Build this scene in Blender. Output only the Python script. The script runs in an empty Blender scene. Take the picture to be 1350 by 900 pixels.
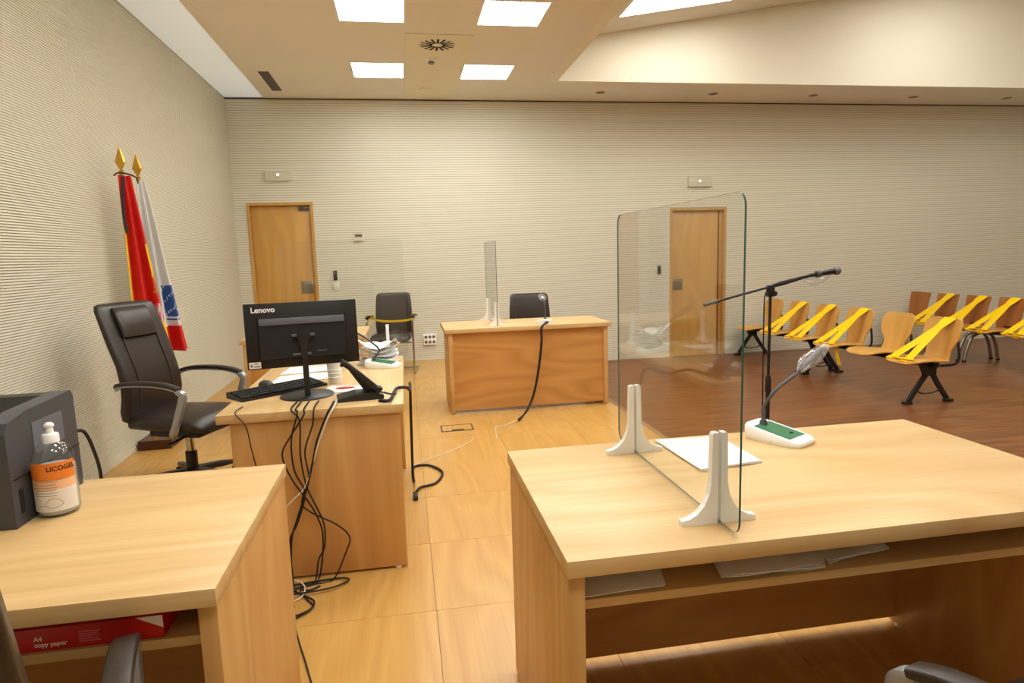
import bpy, bmesh, math, random
from mathutils import Vector, Matrix

# ------------------------------------------------------------------ camera
sc = bpy.context.scene
COL = sc.collection
F_PX, YAW, PITCH, ROLL, CAM_H = 838.89, .1652, .1363, -.03, 1.3729
_cy, _sy = math.cos(YAW), math.sin(YAW)
FWD = Vector((_sy*math.cos(PITCH), _cy*math.cos(PITCH), -math.sin(PITCH)))
_r = Vector((_cy, -_sy, 0)); _u = _r.cross(FWD)
RIGHT = math.cos(ROLL)*_r + math.sin(ROLL)*_u
UP = -math.sin(ROLL)*_r + math.cos(ROLL)*_u
CAM = Vector((0, 0, CAM_H))
cam_d = bpy.data.cameras.new('camera'); cam_o = bpy.data.objects.new('camera', cam_d)
cam_d.sensor_width = 36; cam_d.lens = F_PX/1350*36; cam_d.clip_start = .05
cam_o.matrix_world = Matrix(((RIGHT.x, UP.x, -FWD.x, CAM.x), (RIGHT.y, UP.y, -FWD.y, CAM.y), (RIGHT.z, UP.z, -FWD.z, CAM.z), (0, 0, 0, 1)))
COL.objects.link(cam_o); sc.camera = cam_o

# ------------------------------------------------------------------ world, exposure
LAMP = 20.5            # ceiling light panels
SKYL = 7.0            # luminous panels in the raised ceiling
LAMP_COL = (.985, 1, .96, 1)
DAY = .3               # world outside the closed room
w = bpy.data.worlds.new('world'); sc.world = w; w.use_nodes = True
w.node_tree.nodes['Background'].inputs[0].default_value = (.8, .85, .9, 1)
w.node_tree.nodes['Background'].inputs[1].default_value = DAY
vs = sc.view_settings
vs.view_transform = 'Standard'; vs.look = 'None'; vs.gamma = 1; vs.use_curve_mapping = False
vs.exposure = 0.22

random.seed(5)
PI = math.pi
TOP = .75; LOW = -.165; YB = 8.524; XL = -2.034; ZC = 3.356; XE = 1.85; XR = 10.0; YF = -1.6

def ray(u, v): return FWD + RIGHT*((u-675)/F_PX) + UP*((450-v)/F_PX)
def on_z(u, v, z=0.):
    d = ray(u, v); return CAM + d*((z-CAM.z)/d.z)
def on_y(u, v, y):
    d = ray(u, v); return CAM + d*(y/d.y)
def on_x(u, v, x):
    d = ray(u, v); return CAM + d*(x/d.x)

# ------------------------------------------------------------------ materials
def srgb(r, g, b):
    f = lambda c: (c/255/12.92) if c/255 <= .04045 else ((c/255+.055)/1.055)**2.4
    return (f(r), f(g), f(b), 1)
M = {}
def new_mat(name):
    m = bpy.data.materials.new(name); m.use_nodes = True
    nt = m.node_tree; b = nt.nodes['Principled BSDF']; M[name] = m
    return m, nt, b
def setin(b, **k):
    for n, v in k.items(): b.inputs[n.replace('_', ' ')].default_value = v
def plain(name, col, rough=.5, metal=0., var=.06, scale=30., bump=0., spec=.5):
    """plain colour with slight procedural mottling"""
    m, nt, b = new_mat(name)
    tc = nt.nodes.new('ShaderNodeTexCoord'); no = nt.nodes.new('ShaderNodeTexNoise')
    no.inputs['Scale'].default_value = scale; no.inputs['Detail'].default_value = 3
    nt.links.new(tc.outputs['Object'], no.inputs['Vector'])
    mx = nt.nodes.new('ShaderNodeMix'); mx.data_type = 'RGBA'
    mx.inputs[6].default_value = tuple(max(0, c*(1-var)) for c in col[:3])+(1,)
    mx.inputs[7].default_value = tuple(min(1, c*(1+var)) for c in col[:3])+(1,)
    nt.links.new(no.outputs['Fac'], mx.inputs[0]); nt.links.new(mx.outputs[2], b.inputs['Base Color'])
    setin(b, Roughness=rough, Metallic=metal); b.inputs['Specular IOR Level'].default_value = spec
    if bump:
        bp = nt.nodes.new('ShaderNodeBump'); bp.inputs['Strength'].default_value = bump; bp.inputs['Distance'].default_value = .002
        nt.links.new(no.outputs['Fac'], bp.inputs['Height']); nt.links.new(bp.outputs[0], b.inputs['Normal'])
    return m
def wood(name, light, dark, axis, rough=.35, freq=9., stretch=7., contrast=.55, scale=1.6, fibre=.35, spec=.5, per_object=True):
    m, nt, b = new_mat(name); L = nt.links
    tc = nt.nodes.new('ShaderNodeTexCoord'); oi = nt.nodes.new('ShaderNodeObjectInfo')
    ad = nt.nodes.new('ShaderNodeVectorMath'); ad.operation = 'ADD'
    cmb = nt.nodes.new('ShaderNodeVectorMath'); cmb.operation = 'SCALE'; cmb.inputs[0].default_value = (7.3, 5.1, 3.7)
    L.new(oi.outputs['Random'], cmb.inputs['Scale'])
    L.new(tc.outputs['Object'], ad.inputs[0])
    if per_object: L.new(cmb.outputs[0], ad.inputs[1])
    s = [1, 1, 1]; s['XYZ'.index(axis)] = 1/stretch
    mp = nt.nodes.new('ShaderNodeMapping'); mp.inputs['Scale'].default_value = s; L.new(ad.outputs[0], mp.inputs[0])
    n1 = nt.nodes.new('ShaderNodeTexNoise'); n1.inputs['Scale'].default_value = scale*2; n1.inputs['Detail'].default_value = 1.5; n1.inputs['Roughness'].default_value = .4
    L.new(mp.outputs[0], n1.inputs['Vector'])
    mul = nt.nodes.new('ShaderNodeMath'); mul.operation = 'MULTIPLY'; mul.inputs[1].default_value = freq*2; L.new(n1.outputs['Fac'], mul.inputs[0])
    pp = nt.nodes.new('ShaderNodeMath'); pp.operation = 'PINGPONG'; pp.inputs[1].default_value = 1; L.new(mul.outputs[0], pp.inputs[0])
    s2 = [90, 90, 90]; s2['XYZ'.index(axis)] = 2.2
    mp2 = nt.nodes.new('ShaderNodeMapping'); mp2.inputs['Scale'].default_value = s2; L.new(ad.outputs[0], mp2.inputs[0])
    n2 = nt.nodes.new('ShaderNodeTexNoise'); n2.inputs['Scale'].default_value = 1; n2.inputs['Detail'].default_value = 3; L.new(mp2.outputs[0], n2.inputs['Vector'])
    mf = nt.nodes.new('ShaderNodeMath'); mf.operation = 'MULTIPLY'; mf.inputs[1].default_value = contrast; L.new(pp.outputs[0], mf.inputs[0])
    mf2 = nt.nodes.new('ShaderNodeMath'); mf2.operation = 'MULTIPLY_ADD'; mf2.inputs[1].default_value = fibre; L.new(n2.outputs['Fac'], mf2.inputs[0]); L.new(mf.outputs[0], mf2.inputs[2])
    mx = nt.nodes.new('ShaderNodeMix'); mx.data_type = 'RGBA'; mx.inputs[6].default_value = light; mx.inputs[7].default_value = dark
    L.new(mf2.outputs[0], mx.inputs[0]); L.new(mx.outputs[2], b.inputs['Base Color'])
    setin(b, Roughness=rough); b.inputs['Specular IOR Level'].default_value = spec
    return m
def emit(name, col, strength):
    m, nt, b = new_mat(name)
    setin(b, Base_Color=col, Emission_Color=col, Emission_Strength=strength)
    return m
def clear(name, tint, rough=.02, fres=1.5, base_refl=.0, milk=0.):
    m, nt, b = new_mat(name); L = nt.links
    out = nt.nodes['Material Output']; nt.nodes.remove(b)
    tr = nt.nodes.new('ShaderNodeBsdfTransparent'); tr.inputs[0].default_value = tint
    gl = nt.nodes.new('ShaderNodeBsdfGlossy'); gl.inputs['Roughness'].default_value = rough
    lw = nt.nodes.new('ShaderNodeLayerWeight'); lw.inputs[0].default_value = .5
    pw = nt.nodes.new('ShaderNodeMath'); pw.operation = 'POWER'; pw.inputs[1].default_value = 5
    ma = nt.nodes.new('ShaderNodeMath'); ma.operation = 'MULTIPLY_ADD'; f0 = ((fres-1)/(fres+1))**2+base_refl
    ma.inputs[1].default_value = 1-f0; ma.inputs[2].default_value = f0; ma.use_clamp = True
    mx = nt.nodes.new('ShaderNodeMixShader')
    L.new(lw.outputs['Facing'], pw.inputs[0]); L.new(pw.outputs[0], ma.inputs[0]); L.new(ma.outputs[0], mx.inputs[0]); L.new(tr.outputs[0], mx.inputs[1]); L.new(gl.outputs[0], mx.inputs[2]); L.new(mx.outputs[0], out.inputs[0])
    if milk:
        df = nt.nodes.new('ShaderNodeBsdfTranslucent'); d2 = nt.nodes.new('ShaderNodeBsdfDiffuse'); m2 = nt.nodes.new('ShaderNodeMixShader'); m3 = nt.nodes.new('ShaderNodeMixShader')
        df.inputs[0].default_value = d2.inputs[0].default_value = (.85, .85, .84, 1); m2.inputs[0].default_value = .5; m3.inputs[0].default_value = milk
        L.new(df.outputs[0], m2.inputs[1]); L.new(d2.outputs[0], m2.inputs[2]); L.new(mx.outputs[0], m3.inputs[1]); L.new(m2.outputs[0], m3.inputs[2]); L.new(m3.outputs[0], out.inputs[0])
    return m

BL, BD = srgb(224, 194, 142), srgb(198, 156, 98)
wood('beech_x', BL, BD, 'X', rough=.42, freq=10, contrast=.42, scale=1.4, stretch=4.5, fibre=.6); wood('beech_y', BL, BD, 'Y', rough=.3, freq=13, contrast=.32, fibre=.6); wood('beech_z', srgb(214, 170, 106), srgb(186, 134, 74), 'Z', rough=.4)
wood('beech_panel', srgb(208, 154, 88), srgb(178, 120, 58), 'X', rough=.4)
wood('platform_wood', srgb(210, 166, 94), srgb(180, 132, 62), 'Y', rough=.3, freq=10, contrast=.35, fibre=.55)
wood('hall_wood', srgb(150, 96, 54), srgb(92, 52, 26), 'X', rough=.32, freq=8, contrast=.6, stretch=12, scale=3., fibre=.6)
wood('door_wood', srgb(206, 160, 86), srgb(186, 136, 66), 'Z', rough=.4, freq=6, contrast=.45)
wood('ply', srgb(220, 172, 88), srgb(196, 142, 64), 'Z', rough=.35, freq=4)
wood('ply_brown', srgb(178, 114, 54), srgb(146, 86, 38), 'Z', rough=.35, freq=4)
wood('dark_wood', srgb(92, 48, 26), srgb(64, 30, 16), 'X', rough=.3)
plain('slat', srgb(229, 226, 208), .55, var=.02, scale=4)
plain('slat_gap', srgb(186, 178, 160), .9)
plain('wall_paint', srgb(214, 204, 182), .8, var=.02, scale=3)
plain('upper_paint', srgb(238, 234, 216), .8, var=.02, scale=3)
plain('ceiling_paint', srgb(235, 230, 220), .85, var=.02, scale=2)
plain('ceiling_panel_paint', srgb(236, 229, 206), .8, var=.02, scale=2)
plain('black_plastic', srgb(24, 24, 25), .42); plain('black_matte', srgb(16, 16, 17), .6)
plain('dark_grey', srgb(72, 74, 78), .45, var=.04); plain('printer_grey', srgb(70, 71, 75), .45, var=.03)
plain('mid_grey', srgb(98, 102, 112), .45); plain('grey_metal', srgb(130, 132, 134), .35, metal=.8)
plain('steel', srgb(150, 145, 135), .35, metal=.9); plain('chrome', srgb(190, 190, 192), .18, metal=1.)
plain('leather', srgb(46, 36, 30), .38, var=.12, scale=60, bump=.25); plain('stitch', srgb(66, 54, 46), .6)
plain('white_plastic', srgb(247, 247, 245), .35, var=.01); plain('paper', srgb(240, 240, 240), .8, var=.01)
plain('yellow_tape', srgb(250, 208, 10), .3, var=.05, scale=20); plain('red_pack', srgb(196, 22, 24), .35, var=.03)
plain('red', srgb(214, 30, 34), .5); plain('flag_red', srgb(214, 28, 20), .75, var=.05); plain('flag_yellow', srgb(236, 196, 24), .75, var=.05)
plain('flag_white', srgb(226, 226, 224), .75, var=.02); plain('flag_blue', srgb(42, 84, 160), .75); plain('flag_pink', srgb(214, 130, 150), .75)
plain('alu', srgb(168, 172, 176), .35, metal=.6); plain('peach', srgb(244, 192, 146), .5)
plain('gold', srgb(206, 160, 62), .3, metal=.85); plain('ribbon', srgb(34, 18, 18), .7)
plain('mic_green', srgb(38, 112, 70), .5); plain('pale_green', srgb(196, 216, 196), .5)
plain('cable_white', srgb(222, 216, 200), .5); plain('orange', srgb(240, 132, 40), .5, var=.03); plain('label_white', srgb(236, 228, 222), .5, var=.02)
plain('gel', srgb(206, 212, 212), .2, var=.02); plain('socket', srgb(214, 210, 196), .4); plain('text_dark', srgb(40, 32, 30), .6); plain('text_grey', srgb(150, 140, 135), .6)
plain('edge_glass', srgb(64, 104, 92), .12, var=.1); plain('slot_dark', srgb(30, 24, 18), .8); plain('vent_grey', srgb(104, 94, 80), .5)
plain('lens_grey', srgb(206, 202, 180), .3); plain('mesh_grey', srgb(110, 110, 114), .5, metal=.5); plain('trim_metal', srgb(170, 150, 110), .4, metal=.5)
clear('glass', (.975, .988, .98, 1), .0, 1.5); clear('plastic_bag', (.92, .92, .92, 1), .2, 1.45, .04, .12); clear('bottle_plastic', (.86, .88, .88, 1), .05, 1.45, .05)
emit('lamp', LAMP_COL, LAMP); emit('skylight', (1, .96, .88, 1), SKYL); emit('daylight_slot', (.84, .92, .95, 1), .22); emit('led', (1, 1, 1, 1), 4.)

# ------------------------------------------------------------------ geometry helpers
class MB:
    def __init__(s): s.v = []; s.f = []; s.m = []
    def add(s, vs, fs, mi=0):
        o = len(s.v); s.v += [tuple(v) for v in vs]; s.f += [tuple(i+o for i in f) for f in fs]; s.m += [mi]*len(fs); return s
    def box(s, x0, x1, y0, y1, z0, z1, bev=0., mat=None, mi=0):
        if bev > 0:
            bm = bmesh.new(); bmesh.ops.create_cube(bm, size=1)
            for v in bm.verts: v.co = Vector(((x0+x1)/2+v.co.x*(x1-x0), (y0+y1)/2+v.co.y*(y1-y0), (z0+z1)/2+v.co.z*(z1-z0)))
            bmesh.ops.bevel(bm, geom=bm.edges[:], offset=bev, segments=2, affect='EDGES', profile=.5)
            vs = [v.co.copy() for v in bm.verts]; bm.verts.index_update(); fs = [[v.index for v in f.verts] for f in bm.faces]; bm.free()
        else:
            vs = [Vector((x, y, z)) for x in (x0, x1) for y in (y0, y1) for z in (z0, z1)]
            fs = [(0, 1, 3, 2), (4, 6, 7, 5), (0, 4, 5, 1), (2, 3, 7, 6), (0, 2, 6, 4), (1, 5, 7, 3)]
        if mat is not None: vs = [mat @ v for v in vs]
        return s.add(vs, fs, mi)
    def loft(s, rings, cap=True, closed=True, mi=0):
        n = len(rings[0]); vs = [p for r in rings for p in r]; fs = []
        for i in range(len(rings)-1):
            for j in range(n if closed else n-1):
                k = (j+1) % n; fs.append((i*n+j, i*n+k, (i+1)*n+k, (i+1)*n+j))
        if cap and closed: fs.append(tuple(range(n-1, -1, -1))); fs.append(tuple(range((len(rings)-1)*n, len(rings)*n)))
        return s.add(vs, fs, mi)
    def lathe(s, prof, n=20, c=(0, 0, 0), mat=None, mi=0):
        rings = []
        for r, z in prof:
            ring = [Vector((c[0]+r*math.cos(2*PI*k/n), c[1]+r*math.sin(2*PI*k/n), c[2]+z)) for k in range(n)]
            if mat is not None: ring = [mat @ p for p in ring]
            rings.append(ring)
        return s.loft(rings, mi=mi)
    def tube(s, pts, r, n=8, smooth=0, mi=0):
        pts = [Vector(p) for p in pts]
        if smooth: pts = spline(pts, smooth)
        rs = r if isinstance(r, (list, tuple)) else [r]*len(pts)
        if len(rs) != len(pts): rs = [rs[min(len(rs)-1, int(i*len(rs)/len(pts)))] for i in range(len(pts))]
        rings = []; t0 = (pts[1]-pts[0]).normalized(); a = t0.orthogonal().normalized()
        for i, p in enumerate(pts):
            t = (pts[min(i+1, len(pts)-1)]-pts[max(i-1, 0)]).normalized()
            a = (a-t*a.dot(t)).normalized(); b = t.cross(a)
            rings.append([p+(a*math.cos(2*PI*k/n)+b*math.sin(2*PI*k/n))*rs[i] for k in range(n)])
        return s.loft(rings, mi=mi)
    def sweep(s, pts, side, wd, th, smooth=0, rnd=True, mi=0):
        """flat bar: wd along side, th across; wd/th scalars or lists"""
        pts = [Vector(p) for p in pts]
        if smooth: pts = spline(pts, smooth)
        side = Vector(side).normalized(); rings = []; n = len(pts)
        g = lambda q, i: q if not isinstance(q, (list, tuple)) else q[min(len(q)-1, int(i/(n-1)*(len(q)-1)+.5))]
        for i, p in enumerate(pts):
            t = (pts[min(i+1, n-1)]-pts[max(i-1, 0)]).normalized(); b = t.cross(side).normalized(); a, c = g(wd, i)/2, g(th, i)/2
            q = [(1, .5), (.8, 1), (-.8, 1), (-1, .5), (-1, -.5), (-.8, -1), (.8, -1), (1, -.5)] if rnd else [(1, 1), (-1, 1), (-1, -1), (1, -1)]
            rings.append([p+side*a*x+b*c*y for x, y in q])
        return s.loft(rings, mi=mi)
    def prism(s, poly, h0, h1, axis='Z', mat=None, mi=0):
        """poly of 2D points extruded along axis"""
        def P(a, b, h): return Vector((a, b, h)) if axis == 'Z' else Vector((a, h, b)) if axis == 'Y' else Vector((h, a, b))
        r = [[P(a, b, h) for a, b in poly] for h in (h0, h1)]
        if mat is not None: r = [[mat @ p for p in q] for q in r]
        return s.loft(r, mi=mi)
    def build(s, name, mat, parent=None, smooth=True, angle=35):
        me = bpy.data.meshes.new(name); me.from_pydata(s.v, [], s.f)
        mats = mat if isinstance(mat, (list, tuple)) else [mat]
        for m in mats: me.materials.append(M[m])
        if len(mats) > 1: me.polygons.foreach_set('material_index', s.m)
        bm = bmesh.new(); bm.from_mesh(me); bmesh.ops.recalc_face_normals(bm, faces=bm.faces[:]); bm.to_mesh(me); bm.free()
        if smooth:
            me.polygons.foreach_set('use_smooth', [True]*len(me.polygons)); me.set_sharp_from_angle(angle=math.radians(angle))
        me.update(); o = bpy.data.objects.new(name, me); COL.objects.link(o)
        if parent is not None: o.parent = parent
        return o
def spline(p, k):
    q = [p[0]*2-p[1]]+list(p)+[p[-1]*2-p[-2]]; out = []
    for i in range(1, len(q)-2):
        a, b, c, d = q[i-1], q[i], q[i+1], q[i+2]
        for j in range(k):
            t = j/k; out.append(.5*((2*b)+(c-a)*t+(2*a-5*b+4*c-d)*t*t+(3*b-a-3*c+d)*t**3))
    return out+[p[-1]]
def ring(cx, cy, cz, hx, hy, n=16, e=3.):
    """superellipse ring in xy at height z"""
    o = []
    for k in range(n):
        a = 2*PI*(k+.5)/n; c, s_ = math.cos(a), math.sin(a)
        o.append(Vector((cx+hx*math.copysign(abs(c)**(2/e), c), cy+hy*math.copysign(abs(s_)**(2/e), s_), cz)))
    return o
def tag(o, label, cat, group=None):
    o['label'] = label; o['category'] = cat
    if group: o['group'] = group
    return o
def thing(name, label, cat, loc=(0, 0, 0), rz=0., group=None):
    o = bpy.data.objects.new(name, None); o.empty_display_size = .1; COL.objects.link(o); o.location = loc; o.rotation_euler = (0, 0, rz)
    return tag(o, label, cat, group)
def struct(o): o['kind'] = 'structure'; return o
def kids(o): return [c for c in bpy.data.objects if c.parent is o]
def dup(root, loc, rz, label, group=None, pattern=None):
    r = root.copy(); COL.objects.link(r); r.location = loc; r.rotation_euler = (0, 0, rz); r['label'] = label
    if group: r['group'] = group
    for ch in kids(root):
        c = ch.copy(); COL.objects.link(c); c.parent = r
        for g in kids(ch):
            d = g.copy(); COL.objects.link(d); d.parent = c
    return r
def text_mesh(name, body, size, mat, parent, matrix, extrude=.0006, wrap=None, bold=0., align='LEFT'):
    cu = bpy.data.curves.new(name, 'FONT'); cu.body = body; cu.size = size; cu.extrude = extrude; cu.offset = bold; cu.align_x = align; cu.resolution_u = 3
    t = bpy.data.objects.new('tmp', cu); COL.objects.link(t)
    dg = bpy.context.evaluated_depsgraph_get(); me = bpy.data.meshes.new_from_object(t.evaluated_get(dg))
    bpy.data.objects.remove(t); me.name = name
    for v in me.vertices: v.co = wrap(v.co) if wrap else matrix @ v.co
    me.materials.clear(); me.materials.append(M[mat])
    o = bpy.data.objects.new(name, me); COL.objects.link(o); o.parent = parent
    return o
def wavy_sheet(pts4, nx=8, ny=8, amp=.004, seed=0, th=.0015, z0=None):
    """a sheet of paper over a quad of 3D corners, with slight waves"""
    rnd = random.Random(seed); a, b, c, d = [Vector(p) for p in pts4]; ph = [rnd.uniform(0, 6) for _ in range(4)]
    top = []
    for j in range(ny+1):
        for i in range(nx+1):
            s_, t = i/nx, j/ny; p = (a*(1-s_)+b*s_)*(1-t)+(d*(1-s_)+c*s_)*t
            p.z += amp*(1+math.sin(5*s_+ph[0])*math.sin(4*t+ph[1]))*.5; top.append(p)
    mb = MB(); n = nx+1; k = len(top)
    vs = top+[p-Vector((0, 0, th)) for p in top]; fs = []
    for j in range(ny):
        for i in range(nx):
            q = j*n+i; fs.append((q, q+1, q+n+1, q+n)); fs.append((k+q, k+q+n, k+q+n+1, k+q+1))
    edge = [i for i in range(n)]+[j*n+nx for j in range(1, ny+1)]+[ny*n+i for i in range(nx-1, -1, -1)]+[j*n for j in range(ny-1, 0, -1)]
    for i in range(len(edge)): e, g = edge[i], edge[(i+1) % len(edge)]; fs.append((e, k+e, k+g, g))
    return mb.add(vs, fs)

# ------------------------------------------------------------------ setting
# platform floor of square lift-out panels
fl = struct(MB().box(XL, XE, YF, YB+.2, LOW-.05, -.012).build('floor', 'platform_wood', smooth=False))
PX0, PY0, PS = .06, 2.35, .6
_pm = {}
def floor_panel(x0, x1, y0, y1):
    key = (round(x1-x0, 3), round(y1-y0, 3)); g = .0007
    if key not in _pm:
        o = MB().box(g, x1-x0-g, g, y1-y0-g, -.012, 0, bev=.0008).build('floor_panel', 'platform_wood', fl, smooth=False); _pm[key] = o.data
    else:
        o = bpy.data.objects.new('floor_panel', _pm[key]); COL.objects.link(o); o.parent = fl
    o.location = (x0, y0, 0)
ix = [XL]+[PX0+PS*k for k in range(-3, 3)]+[XE-.03]
iy = [YF]+[PY0+PS*k for k in range(-6, 11)]+[YB]
for a, b in zip(ix, ix[1:]):
    for c, d in zip(iy, iy[1:]): floor_panel(a, b, c, d)
struct(MB().box(XE-.03, XE+.004, YF, YB, LOW, .003, bev=.002).build('trim_1', 'trim_metal', smooth=False))
struct(MB().box(XE, XR, YF, YB+.2, LOW-.05, LOW).build('floor_lower', 'hall_wood', smooth=False))

DL = (-1.878, -1.084, 0., 2.10); DR = (3.703, 4.545, LOW, 2.10+LOW+.005)   # door openings x0,x1,z0,z1
def slats(mb, x0, x1, z0, z1, depth, openings, axis):
    p, h = (.030, .0225) if axis == 'Y' else (.015, .0098); z = z0+.003
    while z+h < z1:
        segs = [(x0, x1)]
        for (a, b, c, d) in openings:
            if z < d and z+h > c:
                segs = [q for s_ in segs for q in ((s_[0], min(s_[1], a)), (max(s_[0], b), s_[1])) if q[1]-q[0] > .01]
        for a, b in segs:
            if axis == 'Y': mb.box(a, b, YB-depth, YB, z, z+h)
            else: mb.box(XL, XL+depth, a, b, z, z+h)
        z += p
    return mb
D = .007
wb = MB()
xs = [XL-.1, DL[0], DL[1], DR[0], DR[1], XR]
for a, b, lo in ((xs[0], xs[1], LOW), (xs[1], xs[2], DL[3]), (xs[2], xs[3], LOW), (xs[3], xs[4], DR[3]), (xs[4], xs[5], LOW)): wb.box(a, b, YB, YB+.14, lo, ZC+.2)
for q in (DL, DR): wb.box(q[0]-.05, q[1]+.05, YB+.141, YB+.2, LOW, q[3]+.05)  # unseen blocks behind the doors, added to stop light leaking under them
wall_b = struct(wb.build('wall_back', 'slat_gap', smooth=False))
sb = slats(MB(), XL, XE, .0, ZC, D, [DL], 'Y'); slats(sb, XE, XR, -.15, ZC, D, [DR], 'Y')
o = sb.build('wall_slats', 'slat', wall_b, smooth=False); o['kind'] = 'stuff'
wall_l = struct(MB().box(XL-.1, XL, YF, YB, LOW, ZC+.2).build('wall_left', 'slat_gap', smooth=False))
o = slats(MB(), YF, YB-D, 0., ZC, D, [], 'X').build('wall_slats', 'slat', wall_l, smooth=False); o['kind'] = 'stuff'
struct(MB().box(XR, XR+.1, YF, YB+.14, LOW, 5.3).build('wall_right', 'wall_paint', smooth=False))
struct(MB().box(XL-.1, XR+.1, YF-.1, YF, LOW, 5.3).build('wall_front', 'wall_paint', smooth=False))
# ceilings
XC, YC = 1.885, 7.55
cz = MB().box(-1.572, XC, YF, YB, ZC, ZC+.12); cz.box(XC, XR, YC, YB, ZC, ZC+.12)
ceil = struct(cz.build('ceiling', 'ceiling_paint', smooth=False))
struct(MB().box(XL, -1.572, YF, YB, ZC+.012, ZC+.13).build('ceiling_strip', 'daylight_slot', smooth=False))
slope = .1655; zr = lambda x: 3.875+slope*(x-2.354)
mb = MB().add([(XC-.1, YF, zr(XC-.1)), (XR+.1, YF, zr(XR+.1)), (XR+.1, YC+.1, zr(XR+.1)), (XC-.1, YC+.1, zr(XC-.1)),
               (XC-.1, YF, zr(XC-.1)+.1), (XR+.1, YF, zr(XR+.1)+.1), (XR+.1, YC+.1, zr(XR+.1)+.1), (XC-.1, YC+.1, zr(XC-.1)+.1)],
              [(0, 1, 2, 3), (7, 6, 5, 4), (0, 4, 5, 1), (1, 5, 6, 2), (2, 6, 7, 3), (3, 7, 4, 0)])
struct(mb.build('ceiling_raised', 'ceiling_paint', smooth=False))
struct(MB().box(XC, XR, YC-.003, YC+.08, ZC-.0005, 5.25).build('wall_upper', 'upper_paint', smooth=False))
struct(MB().box(XC-.1, XC+.003, YF, YC+.08, ZC-.0005, 3.9).build('wall_upper_side', 'upper_paint', smooth=False))
struct(MB().box(XL, XR, YB-D-.004, YB-D, ZC-.014, ZC).build('trim_2', 'slot_dark', smooth=False))
# doors
def door(n, x0, x1, z0, z1, hinge_left, closer):
    fr = MB(); t = .035; y0, y1 = YB-D-.012, YB+.10
    fr.box(x0, x0+t, y0, y1, z0, z1); fr.box(x1-t, x1, y0, y1, z0, z1); fr.box(x0+t, x1-t, y0, y1, z1-t, z1)
    f = struct(fr.build('door_%d' % n, 'door_wood', smooth=False))
    MB().box(x0+t+.003, x1-t-.003, YB+.03, YB+.07, z0+.008, z1-t-.003, bev=.002).build('door_leaf', 'door_wood', f)
    xh = x1-t-.03-.15 if hinge_left else x0+t+.02
    zp = z0+.95 if hinge_left else z0+.965
    pl = MB().box(xh, xh+.15, YB+.022, YB+.03, zp, zp+.16, bev=.002).build('lock_plate', 'steel', f)
    MB().tube([(xh+.03, YB+.025, zp+.13), (xh+.03, YB-.02, zp+.13), (xh+.14, YB-.02, zp+.13)], .009, smooth=3).build('handle', 'chrome', pl)
    if closer:
        MB().box(x1-t-.14, x1-t-.01, YB+.0, YB+.03, z1-t-.06, z1-t-.02, bev=.004).build('door_closer', 'dark_grey', f)
    else:
        MB().box(x1-t-.07, x1-t-.055, YB+.024, YB+.0302, z0+.01, z1-t-.004).build('door_groove', 'dark_wood', f)
    return f
door(1, *DL, True, True); door(2, *DR, False, False)

# ceiling fittings
def lamp(x, y, label):
    s_ = .262; t = thing('ceiling_light', label, 'ceiling light', (x, y, ZC), 0, 'square ceiling light panels')
    fr = MB()
    for a, b, c, d in ((-s_-.012, -s_, -s_-.012, s_+.012), (s_, s_+.012, -s_-.012, s_+.012), (-s_, s_, -s_-.012, -s_), (-s_, s_, s_, s_+.012)): fr.box(a, b, c, d, -.006, 0)
    fr.build('frame', 'white_plastic', t, smooth=False)
    MB().box(-s_, s_, -s_, s_, -.003, 0).build('diffuser', 'lamp', t, smooth=False)
rows = (7.24, 5.53, 3.82, 2.11, .40)
for i, y in enumerate(rows):
    for x in (-.15, 1.01):
        near = {0: 'lit ceiling panel nearest the back wall, ', 1: 'lit ceiling panel second from the back wall, '}.get(i)
        side = 'on the side of the flags' if x < 0 else 'on the side of the raised ceiling'
        lamp(x, y, near+side if near else 'square lit ceiling panel further along the room')
def skylight(x0, x1, y0, y1, label):
    t = thing('luminous_panel', label, 'ceiling light', ((x0+x1)/2, (y0+y1)/2, zr((x0+x1)/2)), 0, 'luminous panels in the raised ceiling')
    a, b, h = (x1-x0)/2, (y1-y0)/2, slope
    def sl(q0, q1, r0, r1, d0, d1):
        vs = [(x, y, h*x-d) for x in (q0, q1) for y in (r0, r1) for d in (d1, d0)]
        return MB().add(vs, [(0, 1, 3, 2), (4, 6, 7, 5), (0, 4, 5, 1), (2, 3, 7, 6), (0, 2, 6, 4), (1, 5, 7, 3)])
    sl(-a, a, -b, b, 0, .006).build('diffuser', 'skylight', t, smooth=False)
    for q in ((-a-.03, -a, -b-.03, b+.03), (a, a+.03, -b-.03, b+.03), (-a, a, -b-.03, -b), (-a, a, b, b+.03)): sl(*q, 0, .012).build('frame', 'ceiling_paint', t, smooth=False)
skylight(2.45, 3.75, 5.6, 7.0, 'large lit panel in the sloping raised ceiling by the back wall')
skylight(2.45, 3.75, 2.4, 3.8, 'large lit panel further along the sloping raised ceiling')  # this panel and those below are unseen, added to light the hall
skylight(5.7, 7.0, 5.3, 6.7, 'large lit panel over the public seating')  # added to brighten the upper wall
skylight(6.2, 7.5, 1.0, 2.4, 'large lit panel over the empty dark floor')
skylight(7.9, 9.2, 3.2, 4.6, 'large lit panel close to the side wall of the hall')  # this one and the next added to brighten the dim back wall
skylight(4.2, 5.5, 2.4, 3.8, 'large lit panel between two others above the dark floor')
t = thing('air_diffuser', 'square ceiling panel with radial swirl air diffuser', 'air diffuser', (.43, 6.36, ZC))
MB().box(-.3, .32, -.29, 2.03, -.006, 0).build('plate', 'ceiling_panel_paint', t, smooth=False)
for k in range(16):
    a = 2*PI*k/16; m = Matrix.Rotation(a, 4, 'Z')
    MB().box(.05, .165, -.011, .011, -.0075, -.0055, mat=m).build('slot', 'slot_dark', t, smooth=False)
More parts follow.
